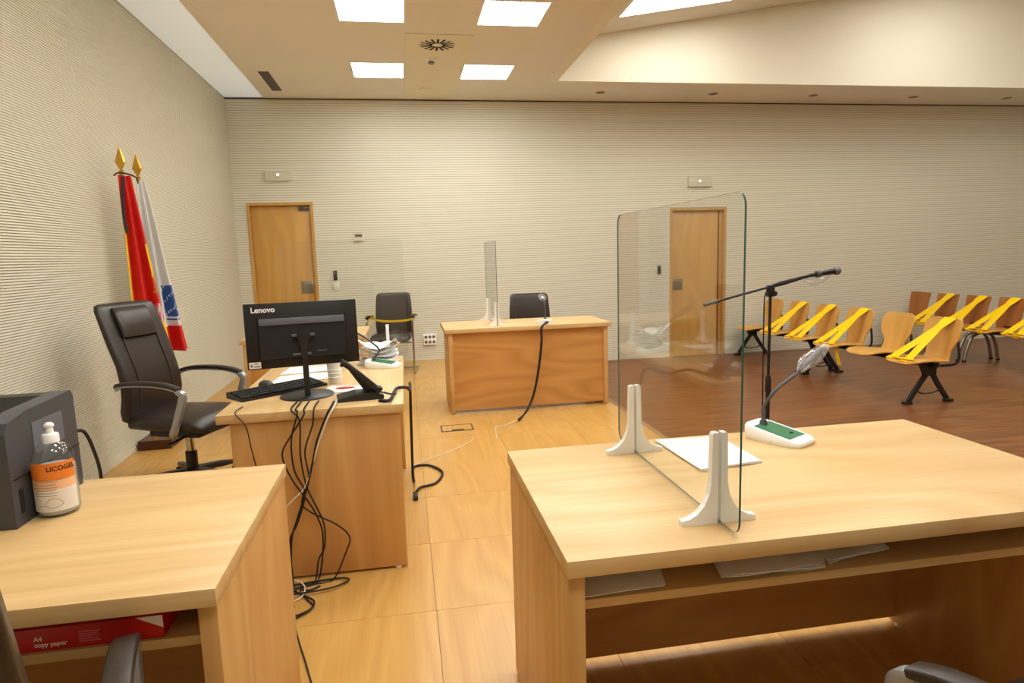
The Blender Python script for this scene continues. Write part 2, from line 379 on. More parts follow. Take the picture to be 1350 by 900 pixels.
t = thing('smoke_detector', 'small white round smoke detector beside the air diffuser', 'smoke detector', (.39, 6.78, ZC-.006))
MB().lathe([(.055, 0), (.055, -.012), (.045, -.03), (.0, -.03)]).build('base', 'white_plastic', t); MB().lathe([(.032, -.03), (.03, -.05), (.0, -.052)]).build('sensor', 'vent_grey', t)
t = thing('air_vent', 'narrow grey slotted vent in the ceiling edge', 'vent', (-1.345, 7.75, ZC))
fr = MB(); fr.box(-.055, .055, -.39, .39, -.004, 0); fr.build('frame', 'vent_grey', t, smooth=False)
for k in range(5): MB().box(-.045+k*.02, -.037+k*.02, -.375, .375, -.009, -.004).build('slat', 'dark_grey', t, smooth=False)
for k, (x, y) in enumerate(((2.56, 8.03), (4.08, 8.03), (5.52, 8.05), (7.05, 8.07), (8.55, 8.07))):
    t = thing('downlight', 'small round unlit recessed spotlight in the soffit above the back wall', 'downlight', (x, y, ZC), 0, 'recessed spotlights in the soffit')
    MB().lathe([(.06, 0), (.075, 0), (.075, -.005), (.06, -.006)], 20).build('rim', 'ceiling_panel_paint', t); MB().lathe([(.06, -.001), (.0, -.001), (0, -.007), (.05, -.008), (.06, -.007)], 20).build('lens', 'vent_grey', t)
t = thing('ceiling_speaker', 'flat round ceiling fitting between the light panels and back wall', 'speaker', (.37, 8.0, ZC-.006))
MB().lathe([(.0, 0), (.08, 0), (.08, -.004), (.0, -.006)], 24).build('grille', 'ceiling_panel_paint', t)

# wall fittings
def exit_light(x0, x1, z0, z1, label):
    t = thing('emergency_light', label, 'emergency light', ((x0+x1)/2, YB-D, (z0+z1)/2), 0, 'emergency lights above the doors'); a, b = (x1-x0)/2, (z1-z0)/2
    MB().box(-a, a, -.03, 0, -b, b, bev=.004).build('housing', 'lens_grey', t)
    fr = MB()
    for q in ((-a, a, b-.008, b), (-a, a, -b, -b+.008), (-a, -a+.008, -b, b), (a-.008, a, -b, b)): fr.box(q[0], q[1], -.034, -.029, q[2], q[3])
    fr.build('rim', 'socket', t, smooth=False)
    MB().lathe([(.0, .0), (.012, .0), (.012, .004), (0, .004)], 12, mat=Matrix.Translation((.0, -.03, .01)) @ Matrix.Rotation(PI/2, 4, 'X')).build('indicator', 'led', t)  # glowing dot standing in for the camera flash reflected in the housing
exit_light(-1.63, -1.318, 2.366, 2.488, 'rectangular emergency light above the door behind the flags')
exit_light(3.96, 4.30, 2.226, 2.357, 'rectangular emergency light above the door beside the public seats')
t = thing('thermostat', 'small white thermostat with display high on the back wall', 'thermostat', (-.54, YB-D, 1.65))
MB().box(-.06, .06, -.022, 0, -.055, .055, bev=.004).build('case', 'socket', t); MB().box(-.045, .045, -.024, -.021, .0, .035).build('display', 'vent_grey', t)
def reader(x, z, label):
    t = thing('card_reader', label, 'card reader', (x, YB-D, z), 0, 'card readers by the doors'); MB().box(-.022, .022, -.03, 0, -.06, .06, bev=.004).build('case', 'black_plastic', t); MB().box(-.012, .012, -.032, -.029, .02, .045).build('window', 'dark_grey', t)
reader(-.861, 1.17, 'small black card reader beside the door behind the flags'); reader(3.54, 1.094, 'small black card reader beside the door near the public seats')
t = thing('light_switch', 'flat white light switch below the card reader', 'switch', (-.863, YB-D, 1.035)); MB().box(-.044, .044, -.01, 0, -.052, .052, bev=.003).build('plate', 'slat', t); MB().box(-.03, .03, -.014, -.009, -.035, .035, bev=.002).build('rocker', 'slat', t)
t = thing('power_outlet', 'white multi-socket power outlet low on the back wall', 'outlet', (.306, YB-D, .279)); MB().box(-.085, .085, -.03, 0, -.075, .075, bev=.005).build('plate', 'white_plastic', t)
for i in range(3):
    for j in range(2): MB().lathe([(.0, 0), (.02, 0), (.02, .002), (0, .002)], 12, mat=Matrix.Translation((-.052+i*.052, -.031, -.034+j*.068)) @ Matrix.Rotation(PI/2, 4, 'X')).build('socket', 'vent_grey', t)
t = thing('floor_box', 'rectangular floor outlet box with metal rim and lid', 'floor box', (.362, 4.995, 0)); fr = MB()
for q in ((-.13, .13, -.092, -.08), (-.13, .13, .08, .092), (-.13, -.118, -.08, .08), (.118, .13, -.08, .08)): fr.box(*q, .0, .004)
fr.build('rim', 'dark_grey', t, smooth=False); MB().box(-.117, .117, -.079, .079, 0, .003).build('lid', 'platform_wood', t, smooth=False); MB().box(-.045, .05, -.08, -.055, .003, .005).build('cable_flap', 'black_matte', t, smooth=False)

# ------------------------------------------------------------------ desks
def desk(label, loc, rz, wd, dp, shelf=True, gap=.11, recess=.05, grain='beech_x', inset=.02, front_in=.012, shelf_in=.03, shelf_z=.625):
    """user side is local -y"""
    t = thing('desk', label, 'desk', loc, rz); a, b = wd/2, dp/2; th = .038; pt = .036; zt = TOP-th
    MB().box(-a, a, -b, b, zt, TOP, bev=.002).build('desk_top', 'beech_x', t)
    for s_ in (-1, 1):
        x = s_*(a-inset-pt/2)
        MB().box(x-pt/2, x+pt/2, -b+front_in, b-.02, .012, zt, bev=.0015).build('side_panel', 'beech_z', t)
        for y in (-b+.05, b-.06): MB().lathe([(.016, 0), (.016, .012)], 12, c=(x, y, 0)).build('glide', 'white_plastic', t)
    MB().box(-a+inset+pt, a-inset-pt, b-recess-.02, b-recess, gap, zt).build('modesty_panel', 'beech_panel', t, smooth=False)
    if shelf: MB().box(-a+inset+pt, a-inset-pt, -b+shelf_in, b-recess-.02, shelf_z, shelf_z+.02).build('shelf', 'beech_x', t, smooth=False)
    return t
desk('light beech desk with glass screen, papers on its shelf and a green microphone base', (1.0135, 1.566, 0), 0, 1.431, .76, inset=.004, gap=.03, recess=.03)
desk('light beech desk with the printer on it', (-1.105, 1.619, 0), 0, 1.43, .762, inset=.004, gap=.03, recess=.03, shelf_in=.045, shelf_z=.612)
desk('light beech desk carrying the computer monitor, keyboard and telephone', (-.41, 3.41, 0), -PI/2, 1.38, .765, shelf=False, gap=.03, front_in=.05, inset=.012)
desk('light beech desk with a dark cable hanging down its front', (1.065, 5.745, 0), PI, 1.485, .66, shelf=False, gap=.03, recess=.04, inset=.03)
desk('light beech desk between the flags and the taped armchair', (-.83, 5.70, 0), PI, .99, .70, shelf=False, gap=.03, recess=.06, inset=.02)

# ------------------------------------------------------------------ glass screens
def foot_profile():
    p = [(-.088, 0), (.088, 0), (.088, .014), (.06, .022), (.04, .04), (.027, .068), (.022, .1), (.022, .2), (.018, .205)]
    q = [(-x, z) for x, z in p[::-1] if z > .0]
    return p+q[:-0 or None]
def screen(label, loc, rz, wd, h, feet):
    """pane lies along local x; feet across it"""
    t = thing('glass_screen', label, 'glass screen', loc, rz); a = wd/2; r = .03; z0 = .006; th = .0045
    poly = []
    for cx, cz_, a0 in ((a-r, z0+r, -90), (a-r, h-r, 0), (-a+r, h-r, 90), (-a+r, z0+r, 180)):
        for k in range(5): an = math.radians(a0+k*22.5); poly.append((cx+r*math.cos(an), cz_+r*math.sin(an)))
    n = len(poly); mb = MB(); vs = [Vector((x, -th/2, z)) for x, z in poly]+[Vector((x, th/2, z)) for x, z in poly]
    mb.add(vs, [tuple(range(n)), tuple(range(2*n-1, n-1, -1))], 0); mb.build('pane', 'glass', t, smooth=False)
    e = MB(); e.add(vs, [(i, (i+1) % n, n+(i+1) % n, n+i) for i in range(n)], 0); e.build('pane_edge', 'edge_glass', t)
    for x in feet:
        f = [(-.09, 0), (.09, 0), (.09, .012), (.07, .016), (.052, .026), (.036, .044), (.025, .068), (.02, .095), (.018, .208), (.015, .213), (.008, .213)]
        half = [(y, z) for y, z in f]
        m = Matrix.Translation((x, 0, 0))
        right = [(.0035, 0)]+[q for q in half if q[0] > 0]+[(.0035, .213)]
        left = [(-y, z) for y, z in right]
        MB().prism(right, -.009, .009, 'X', mat=m).build('foot', 'white_plastic', t, smooth=False)
        MB().prism(left, -.009, .009, 'X', mat=m).build('foot', 'white_plastic', t, smooth=False)
    return t
screen('upright clear glass screen on the desk with the green microphone base', (.682, 1.587, TOP), PI/2, .775, .735, (-.29, .245))
screen('upright clear glass screen at the end of the monitor desk', (-.36, 4.0, TOP), 0, .73, .735, (-.25, .245))
screen('upright clear glass screen on the desk with the hanging cable', (.79, 5.82, TOP), PI/2, .74, .745, (-.3, .24))

# ------------------------------------------------------------------ executive chairs
def backrest(st, n=20, e=3.4):
    """stations: (y, z, half_width, half_thick, lean) -> loft"""
    rings = []
    for (y, z, hw, ht, ln) in st:
        rr = ring(0, 0, 0, hw, ht, n, e); c, s_ = math.cos(ln), math.sin(ln)
        # bend the sides slightly forward
        rings.append([Vector((p.x, y+p.y*c+.25*p.x*p.x/hw*.35, z+p.y*s_)) for p in rr])
    return MB().loft(rings)
def exec_chair(label, loc, rz, drop=0.):
    t = thing('office_chair', label, 'office chair', loc, rz)          # faces local +y
    S = [(-.235, .44, .19, .03, .1), (-.262, .47, .222, .045, .1), (-.262, .52, .228, .048, .05), (-.245, .60, .228, .048, 0), (-.245, .68, .226, .046, -.1), (-.265, .78, .222, .044, -.2),
         (-.305, .90, .228, .042, -.25), (-.345, 1.02, .226, .040, -.25), (-.375, 1.11, .224, .036, -.25), (-.386, 1.142, .212, .028, -.25), (-.39, 1.152, .185, .012, -.25)]
    b = backrest(S).build('backrest', 'leather', t, angle=60)
    for s_ in (-1, 1):
        MB().tube([(s_*.13, y+ht*1.0+.004, z+.002) for (y, z, hw, ht, ln) in S[2:-2]], .0035, 6, smooth=3).build('seam', 'stitch', b)
    hp = []
    for y, z, hw, ht in ((-.277, .945, .115, .006), (-.272, .955, .135, .018), (-.288, 1.02, .137, .026), (-.316, 1.09, .137, .022), (-.338, 1.128, .128, .008)): hp.append([Vector((p.x, y+p.y, z)) for p in ring(0, 0, 0, hw, ht, 18, 3.5)])
    MB().loft(hp).build('headrest', 'leather', t, angle=60)
    se = []
    for y, zc_, hw, hh in ((-.24, .455, .19, .03), (-.22, .452, .225, .05), (-.1, .45, .238, .052), (.08, .455, .245, .052), (.2, .452, .245, .05), (.26, .435, .235, .04), (.285, .42, .21, .02)):
        se.append([Vector((p.x, y, zc_+p.y)) for p in ring(0, 0, 0, hw, hh, 20, 3.2)])
    MB().loft(se).build('seat', 'leather', t, angle=60)
    for s_ in (-1, 1):
        x = s_*.275
        pts = [(s_*.232, -.262, .665), (x, -.2, .69), (x, -.1, .70), (x, .03, .70), (x, .13, .688), (x, .19, .668)]
        MB().sweep([(p[0], p[1], p[2]+.010) for p in pts], (1, 0, 0), .046, .018, smooth=4).build('armrest', 'leather', t, angle=60)
        MB().sweep([(s_*.225, -.27, .655)]+[(p[0], p[1], p[2]-.006) for p in pts[1:]]+[(x, .213, .645), (x, .203, .60), (x, .165, .50), (s_*.262, .115, .41), (s_*.235, .095, .388)], (1, 0, 0), .036, [.01, .01, .01, .012, .03, .036, .034, .026], smooth=4).build('arm_bracket', 'alu', t, angle=50)
    MB().box(-.14, .14, -.16, .18, .355, .40, bev=.012).build('mechanism', 'black_plastic', t)
    MB().tube([(.1, .08, .365), (.26, .1, .36), (.30, .1, .362)], [.008, .008, .012], 8).build('lever', 'black_plastic', t)
    MB().lathe([(.024, .21), (.024, .36)], 14).build('gas_lift', 'chrome', t); MB().lathe([(.034, .09), (.034, .23), (.03, .235)], 14).build('column', 'black_plastic', t)
    for ch in kids(t): ch.location.z -= drop
    for k in range(5):
        a = 2*PI*k/5+.3; c, s_ = math.cos(a), math.sin(a)
        lg = MB().sweep([(0, 0, .11), (.15*c, .15*s_, .1), (.31*c, .31*s_, .078)], (-s_, c, 0), [.06, .05, .035], [.04, .035, .025], smooth=3).build('base_leg', 'black_plastic', t, angle=50)
        mm = Matrix.Translation((.31*c, .31*s_, .03)) @ Matrix.Rotation(a+PI/2, 4, 'Z') @ Matrix.Rotation(PI/2, 4, 'Y')
        MB().lathe([(.014, -.024), (.03, -.022), (.03, .022), (.014, .024)], 14, mat=mm).build('caster', 'black_matte', lg)
    return t
exec_chair('high-backed dark leather office chair in front of the flags', (-1.345, 4.08, 0), math.radians(-112))
exec_chair('dark leather office chair drawn up to the printer desk', (-.749, .95, 0), math.radians(18))
exec_chair('dark leather office chair at the desk with the green microphone base', (1.107, .728, 0), math.radians(15))

# ------------------------------------------------------------------ visitor armchairs
def visitor_chair(label, loc, rz):
    t = thing('armchair', label, 'armchair', loc, rz, 'dark visitor armchairs')        # faces local +y
    S = [(-.2, .42, .2, .025, 0), (-.215, .47, .222, .034, 0), (-.222, .6, .228, .034, -.08), (-.24, .76, .222, .03, -.12), (-.262, .9, .212, .026, -.15), (-.268, .93, .2, .02, -.15), (-.27, .942, .17, .008, -.15)]
    b = backrest(S).build('backrest', 'leather', t, angle=60)
    for s_ in (-1, 1): MB().tube([(s_*.15, y+ht+.004, z) for (y, z, hw, ht, ln) in S[1:-1]], .003, 6, smooth=3).build('seam', 'stitch', b)
    se = []
    for y, zc_, hw, hh in ((-.22, .43, .2, .03), (-.18, .43, .228, .042), (.1, .435, .24, .045), (.22, .43, .238, .042), (.265, .41, .215, .02)): se.append([Vector((p.x, y, zc_+p.y)) for p in ring(0, 0, 0, hw, hh, 18, 3.2)])
    MB().loft(se).build('seat', 'leather', t, angle=60)
    for s_ in (-1, 1):
        x = s_*.268
        MB().tube([(s_*.22, -.23, .60), (x, -.2, .645), (x, .0, .66), (x, .17, .655), (x, .205, .62), (x, .2, .4), (x, .2, .04), (x, .17, .014), (x, -.2, .014), (x, -.23, .014)], .012, 8, smooth=4).build('frame', 'chrome', t)
        MB().sweep([(x, -.19, .665), (x, .0, .68), (x, .16, .674)], (1, 0, 0), .045, .022, smooth=3).build('armrest', 'black_plastic', t)
    MB().tube([(-.268, .2, .375), (.268, .2, .375)], .011, 8).build('crossbar', 'chrome', t); MB().tube([(-.268, -.2, .014), (.268, -.2, .014)], .011, 8).build('crossbar', 'chrome', t)
    return t
visitor_chair('dark leather armchair with yellow tape tied across its arms', (-.165, 7.80, 0), PI-.12)
v2 = dup(bpy.data.objects['armchair'], (1.335, 6.62, 0), PI-.05, 'dark leather armchair behind the desk with the hanging cable')
# tape across the armchair
tp = thing('barrier_tape', 'yellow tape tied between the arms of the dark armchair', 'tape', (-.165, 7.80, 0), PI-.12)
MB().sweep([(-.29, .0, .665), (-.2, .04, .625), (0, .06, .618), (.16, .05, .632), (.29, .0, .67)], (0, .25, 1), .026, .003, smooth=4).build('band', 'yellow_tape', tp)
for s_ in (-1, 1):
    MB().sweep([(s_*.268, -.03, .645), (s_*.30, -.01, .69), (s_*.255, .03, .705), (s_*.24, .02, .66), (s_*.28, .02, .642)], (0, 1, 0), .035, .004, smooth=4).build('knot', 'yellow_tape', tp)
MB().sweep([(.27, .03, .67), (.31, .06, .73), (.35, .05, .76)], (0, 1, .3), .04, .003, smooth=4).build('loose_end', 'yellow_tape', tp)
MB().sweep([(.28, .03, .66), (.285, .05, .58), (.30, .05, .48)], (1, 0, 0), .03, .003, smooth=4).build('loose_end', 'yellow_tape', tp)

# ------------------------------------------------------------------ public benches
def ply_surface(rows_, th):
    """rows_: list of (list of points across); thin shell with thickness along averaged normal"""
    n = len(rows_[0]); top = [Vector(p) for r in rows_ for p in r]; m = len(rows_); nor = []
    for i in range(m):
        for j in range(n):
            du = top[i*n+min(j+1, n-1)]-top[i*n+max(j-1, 0)]; dv = top[min(i+1, m-1)*n+j]-top[max(i-1, 0)*n+j]
            nor.append(du.cross(dv).normalized())
    vs = top+[p-q*th for p, q in zip(top, nor)]; k = len(top); fs = []
    for i in range(m-1):
        for j in range(n-1): q = i*n+j; fs.append((q, q+1, q+n+1, q+n)); fs.append((k+q, k+q+n, k+q+n+1, k+q+1))
    edge = list(range(n))+[i*n+n-1 for i in range(1, m)]+[(m-1)*n+j for j in range(n-2, -1, -1)]+[i*n for i in range(m-2, 0, -1)]
    for i in range(len(edge)): a, b = edge[i], edge[(i+1) % len(edge)]; fs.append((a, k+a, k+b, b))
    return MB().add(vs, fs)
def across(hw, y, z, cup=.0, n=9): return [(hw*(2*j/(n-1)-1), y+cup*(2*j/(n-1)-1)**2, z) for j in range(n)]
def round_shell(x0):
    # seat: local seat faces +y, width along x
    seat = [[(x0+p[0], p[1], p[2]) for p in across(hw, y, z)] for hw, y, z in
            ((.10, .265, .392), (.155, .258, .402), (.19, .235, .413), (.208, .19, .424), (.212, .1, .428), (.208, 0, .42), (.195, -.08, .412), (.17, -.14, .41), (.13, -.17, .414))]
    back = [[(x0+p[0], p[1], p[2]) for p in across(hw, y, z, .035*hw/.2)] for hw, y, z in
            ((.145, -.165, .42), (.14, -.185, .47), (.142, -.197, .52), (.168, -.207, .56), (.202, -.215, .61), (.212, -.226, .67), (.212, -.24, .735), (.202, -.25, .775), (.178, -.256, .796), (.13, -.26, .807))]
    return seat, back
def bench_round(label, loc, rz, xs, legs_x, beam):
    t = thing('beam_seating', label, 'bench', loc, rz, 'three-seat benches with round-backed plywood seats')
    MB().box(beam[0], beam[1], -.06, .0, .352, .402, bev=.004).build('beam', 'black_plastic', t)
    for x in xs:
        s_, b = round_shell(x)
        se = ply_surface(s_, .012).build('seat', 'ply', t, angle=60); ba = ply_surface(b, -.012).build('backrest', 'ply', t, angle=60)
        MB().prism([(-.16, .398), (-.05, .36), (.12, .375), (.2, .405), (.1, .41), (-.05, .405)], x-.05, x+.05, 'X').build('seat_bracket', 'black_plastic', t, smooth=False)
        for q in (-1, 1):
            MB().sweep([(x+q*.16, -.05, .375), (x+q*.19, -.16, .385), (x+q*.198, -.205, .42), (x+q*.19, -.215, .5), (x+q*.165, -.222, .6)], (1, 0, 0), .014, .022, smooth=4).build('back_bracket', 'black_plastic', ba, angle=50)
    for x in legs_x:
        lg = MB().prism([(-.09, .40), (.10, .40), (.06, .33), (.035, .27), (-.075, .27), (-.075, .33)], x-.025, x+.025, 'X').build('leg_support', 'black_plastic', t, smooth=False)
        MB().sweep([(x, .0, .30), (x, .09, .18), (x, .19, .03)], (1, 0, 0), .036, .042, smooth=3).build('leg', 'black_plastic', t, angle=50)
        MB().sweep([(x, -.045, .30), (x, -.12, .18), (x, -.23, .03)], (1, 0, 0), .036, .042, smooth=3).build('leg', 'black_plastic', t, angle=50)
        MB().box(x-.025, x+.025, .16, .25, 0, .028, bev=.008).build('foot', 'black_plastic', t); MB().box(x-.025, x+.025, -.29, -.2, 0, .028, bev=.008).build('foot', 'black_plastic', t)
        MB().tube([(x, -.155, .125), (x, -.08, .10), (x, 0, .092), (x, .06, .10), (x, .12, .135)], .008, 6, smooth=4).build('brace', 'black_plastic', t)
    return t
# local +y (facing) -> world -X : rotation +90deg: x->+Y, y->-X
BX = 4.90
def bench_tape(label, loc, x0, seed, flat=False):
    """yellow tape looped from the back's top corner to the seat's front corner; local frame of the bench"""
    rnd = random.Random(seed); t = thing('barrier_tape', label, 'tape', loc, PI/2, 'yellow tapes on the public seats')
    zt = .81 if not flat else .812; j = lambda: rnd.uniform(-.015, .015)
    xa, xb = x0-.06+j(), x0+.03+j()
    front_w = .082
    p_top = Vector((xb-.10, -.235, zt-.01)); p_lo = Vector((xb+.08+j(), .22, .438))
    MB().sweep([p_top+Vector((0, -.03, -.02)), p_top+Vector((.0, -.012, .012)), p_top+Vector((.01, .03, -.02)), (p_top+p_lo)/2, p_lo, p_lo+Vector((.01, .035, -.012)), p_lo+Vector((0, .02, -.04))], (1, .15, .1), front_w, .003).build('band', 'yellow_tape', t)
    p_top2 = p_top+Vector((.045, 0, .0)); p_lo2 = p_lo+Vector((-.16+j(), -.02, -.002))
    MB().sweep([p_top2+Vector((0, -.03, -.02)), p_top2+Vector((0, -.012, .01)), p_top2+Vector((0, .03, -.02)), (p_top2+p_lo2)/2, p_lo2, p_lo2+Vector((0, .065, -.014)), p_lo2+Vector((0, .05, -.045))], (1, .2, .1), front_w*.9, .003).build('band', 'yellow_tape', t)
    MB().sweep([p_lo+Vector((0, .0, .006)), p_lo+Vector((-.12, .02, .004)), p_lo+Vector((-.26, -.02, .002))], (0, 1, 0), .04, .003, smooth=3).build('band', 'yellow_tape', t)
    return t
cent = [5.32, 5.89, 6.46, 7.03, 7.60, 8.17]
OFF = 5.0
ba = bench_round('three-seat plywood bench, its end seats and not its middle one taped off', (BX, OFF, LOW), PI/2, [c-OFF for c in cent[:3]], (.25, 1.83), (.18, 1.9))
bb = bench_round('three-seat plywood bench reaching the back wall, its seat by the wall free of tape', (BX, OFF, LOW), PI/2, [c-OFF for c in cent[3:]], (1.95, 3.4), (1.92, 3.46))
for k, lab in ((0, 'yellow tape across the round-backed seat at the end away from the back wall'), (2, 'yellow tape on the fourth round-backed seat from the back wall'),
               (3, 'yellow tape on the third round-backed seat from the back wall'), (4, 'yellow tape on the second round-backed seat from the back wall')):
    bench_tape(lab, (BX, OFF, LOW), cent[k]-OFF, k)
# hanging tape tails under the near bench
tl = tag(MB().sweep([(BX-.15, 6.36, LOW+.40), (BX-.16, 6.33, LOW+.3), (BX-.14, 6.31, LOW+.2)], (0, 1, 0), .06, .003, smooth=3).build('tape_tail', 'yellow_tape'), 'loose end of yellow tape hanging under a round-backed seat', 'tape')

def bench_square(label, loc, rz, xs, legs_x, beam):
    t = thing('beam_seating', label, 'bench', loc, rz)
    MB().box(beam[0], beam[1], -.08, .0, .36, .40, bev=.004).build('beam', 'black_plastic', t)
    for x in xs:
        seat = [[(x+p[0], p[1], p[2]) for p in across(hw, y, z)] for hw, y, z in ((.13, .25, .40), (.17, .235, .414), (.18, .18, .424), (.18, .05, .42), (.18, -.1, .41), (.175, -.18, .42))]
        back = [[(x+p[0], p[1], p[2]) for p in across(hw, y, z, .02)] for hw, y, z in ((.15, -.19, .43), (.155, -.2, .5), (.163, -.215, .6), (.17, -.23, .7), (.178, -.25, .79), (.176, -.256, .81))]
        ply_surface(seat, .012).build('seat', 'ply', t, angle=60); ply_surface(back, -.012).build('backrest', 'ply_brown', t, angle=60)
        MB().box(x-.1, x+.1, -.2, .1, .392, .405).build('seat_bracket', 'black_plastic', t, smooth=False); MB().box(x-.12, x+.12, -.225, -.19, .40, .46, bev=.004).build('back_bracket', 'black_plastic', t)
    for x in legs_x:
        for dx in (-.05, .05):
            MB().tube([(x+dx, .0, .375), (x+dx, .13, .33), (x+dx, .2, .2), (x+dx, .24, .02)], .022, 10, smooth=4).build('leg', 'steel', t)
            MB().tube([(x+dx, -.05, .375), (x+dx, -.15, .33), (x+dx, -.22, .2), (x+dx, -.26, .02)], .022, 10, smooth=4).build('leg', 'steel', t)
            for y in (.243, -.263): MB().lathe([(.024, 0), (.024, .022)], 10, c=(x+dx, y, 0)).build('foot', 'black_plastic', t)
    return t
B2 = (7.25, 5.0, LOW); c2 = [8.22-.48*k for k in range(6)]
bench_square('long bench with square-backed brown plywood seats and curved steel legs', B2, PI/2, [c-5 for c in c2], (2.0, .95), (.6, 3.4))
for k, lab in ((1, 'yellow tape on the second square-backed seat from the back wall'), (2, 'yellow tape on the third square-backed seat from the back wall'), (3, 'yellow tape on the fourth square-backed seat from the back wall'), (4, 'yellow tape on the fifth square-backed seat from the back wall')):
    bench_tape(lab, B2, c2[k]-5, 20+k, True)

# ------------------------------------------------------------------ flags
t = thing('flagpole_holder', 'low dark wooden block holding both flagpoles', 'flag base', (-1.90, 5.2, 0))
MB().prism([(-.115, -.19), (.115, -.19), (.115, .19), (-.115, .19)], 0, .07).build('block', 'dark_wood', t, smooth=False)
def flag(label, px, py, lean, ztop, zbot, shape, colour, ribbon):
    t = thing('flag', label, 'flag', (px, py, .07))
    ztop -= .07; zbot -= .07
    top = Vector((lean[0], lean[1], ztop)); MB().tube([(0, 0, 0), top], .014, 10).build('pole', 'gold', t)
    d = (top).normalized()
    mm = Matrix.Translation(top)
    fin = MB(); pr = [(.006, 0), (.02, .01), (.008, .022), (.022, .05), (.034, .075), (.018, .13), (.003, .175)]
    rings = [[Vector((r*math.cos(a), r*.35*math.sin(a), z)) for a in [2*PI*k/8 for k in range(8)]] for r, z in pr]
    fin.loft([[mm @ p for p in r] for r in rings]); fin.build('finial', 'gold', t, angle=25)
    # cloth
    ns, nt_ = 72, 90; vs = []; mb = MB(); mats = ['flag_red', 'flag_yellow', 'flag_white', 'flag_blue', 'flag_pink', 'ribbon', 'gold']
    for j in range(nt_+1):
        v = j/nt_; z = (ztop-.02)*(1-v)+zbot*v; l, r = shape(v)
        c = Vector((lean[0]*z/ztop, lean[1]*z/ztop, z))
        for i in range(ns+1):
            s_ = i/ns; a = l+(r-l)*s_; dep = .012+.045*v
            fold = math.sin(s_*PI*5+.6+v*1.2)*dep*(.5+.5*math.sin(PI*min(1, v*3+.15)/2))
            # lay the cloth across the direction to the right and slightly back along the wall
            vs.append(c+Vector((a*.8, a*.62, 0))+Vector((.62, -.8, 0))*(fold+.03+.02*v))
    fs = []; ms = []
    for j in range(nt_):
        for i in range(ns):
            q = j*(ns+1)+i; fs.append((q, q+1, q+ns+2, q+ns+1)); ms.append(colour((i+.5)/ns, (j+.5)/nt_))
    mb.v = [tuple(p) for p in vs]; mb.f = fs; mb.m = ms
    o = mb.build('cloth', mats, t, angle=180)
    md = o.modifiers.new('thickness', 'SOLIDIFY'); md.thickness = .003
    if ribbon:
        MB().sweep([top+Vector((.02, -.03, -.03)), top+Vector((.015, -.055, -.15)), top+Vector((.01, -.06, -.32)), top+Vector((.02, -.06, -.42))], (.8, .6, 0), .022, .003, smooth=4).build('ribbon', 'ribbon', t)
        MB().tube([top+Vector((-.04, -.03, -.02)), top+Vector((0, -.05, -.005)), top+Vector((.05, -.02, -.01)), top+Vector((.085, .02, -.03)), top+Vector((.09, .03, -.07))], .005, 6, smooth=4).build('cord', 'ribbon', t)
    return t
def sp_col(s_, v):
    if s_ < .16+.16*max(0, v-.55)*2 and v > .22:
        return 0 if (s_ < .12 and v > .66) else 1
    if v > .34 and s_ > .80-.35*max(0, v-.5):
        c = (s_-.88)**2*9+(v-.56)**2*60
        if c < .14: return 6 if (int(s_*40)+int(v*60)) % 2 else 0
        if .66 < v < .76 and s_ > .72: return 4 if (int(s_*30)+int(v*50)) % 3 else 2
        if .60 < v < .66: return 0
        return 1
    return 0
def ca_col(s_, v):
    if v > .84: return 0
    if .60 < v < .82 and s_ > .58:
        if .78 < v and (int(v*90)) % 2: return 2
        if (int(s_*40)*7+int(v*70)*3) % 11 == 0: return 2
        return 3
    return 2
FP = on_x(160, 228, -1.91); FQ = on_x(182, 236, -1.90)
flag('red and yellow flag with coat of arms and dark ribbon on a gilt pole', -1.90, 5.03, (FP.x+1.90, FP.y-5.03), FP.z, .62, lambda v: (-.035-.045*v, .05+.15*v), sp_col, True)
flag('white and red flag with a blue emblem on a gilt pole', -1.90, 5.31, (FQ.x+1.90, FQ.y-5.31), FQ.z, .70, lambda v: (-.03-.03*v, .04+.17*v), ca_col, False)

# ------------------------------------------------------------------ things on the printer desk
t = thing('printer', 'dark grey laser printer on the desk by the slatted wall', 'printer', (-1.145, 1.80, TOP))
prof = [(-.16, 0), (.16, 0), (.165, .02), (.165, .255), (.15, .28), (-.10, .27), (-.145, .24), (-.155, .2)]
prof = [(-.155, 0), (.17, 0), (.172, .02), (.172, .262), (.16, .278), (-.06, .272), (-.14, .258), (-.155, .235)]
MB().prism(prof, .145, .195, 'X').build('side_cover', 'printer_grey', t, angle=20); MB().prism(prof, -.195, -.145, 'X').build('side_cover', 'printer_grey', t, angle=20)
MB().box(-.145, .145, -.153, .17, .0, .225, bev=.004).build('body', 'printer_grey', t)
MB().prism([(-.05, .225), (.165, .225), (.165, .275), (.12, .275), (.05, .24)], -.145, .145, 'X').build('output_tray', 'black_plastic', t, smooth=False)
MB().box(-.145, .145, -.156, -.152, .10, .2).build('front_panel', 'black_plastic', t, smooth=False); MB().box(-.12, .12, -.16, -.152, .01, .085, bev=.003).build('paper_drawer', 'dark_grey', t)
MB().box(.1945, .198, -.145, .17, .118, .1205).build('seam', 'black_matte', t, smooth=False); MB().box(.194, .1975, -.13, -.115, .03, .09, bev=.001).build('grip', 'black_matte', t)
MB().box(.194, .1965, -.045, .10, .155, .235).build('label_plate', 'mid_grey', t, smooth=False)
BT = thing('gel_bottle', 'clear hand gel bottle with orange label and white cap beside the printer', 'bottle', (-.903, 1.742, TOP)); r = .0475
MB().lathe([(.036, .0), (.044, .004), (r, .014), (r, .135), (.046, .15), (.04, .168), (.028, .182), (.018, .188), (.016, .195)], 28).build('bottle_body', 'bottle_plastic', BT)
MB().lathe([(.034, .003), (.0425, .008), (.0455, .016), (.0455, .125), (.0, .126)], 24).build('gel', 'gel', BT)
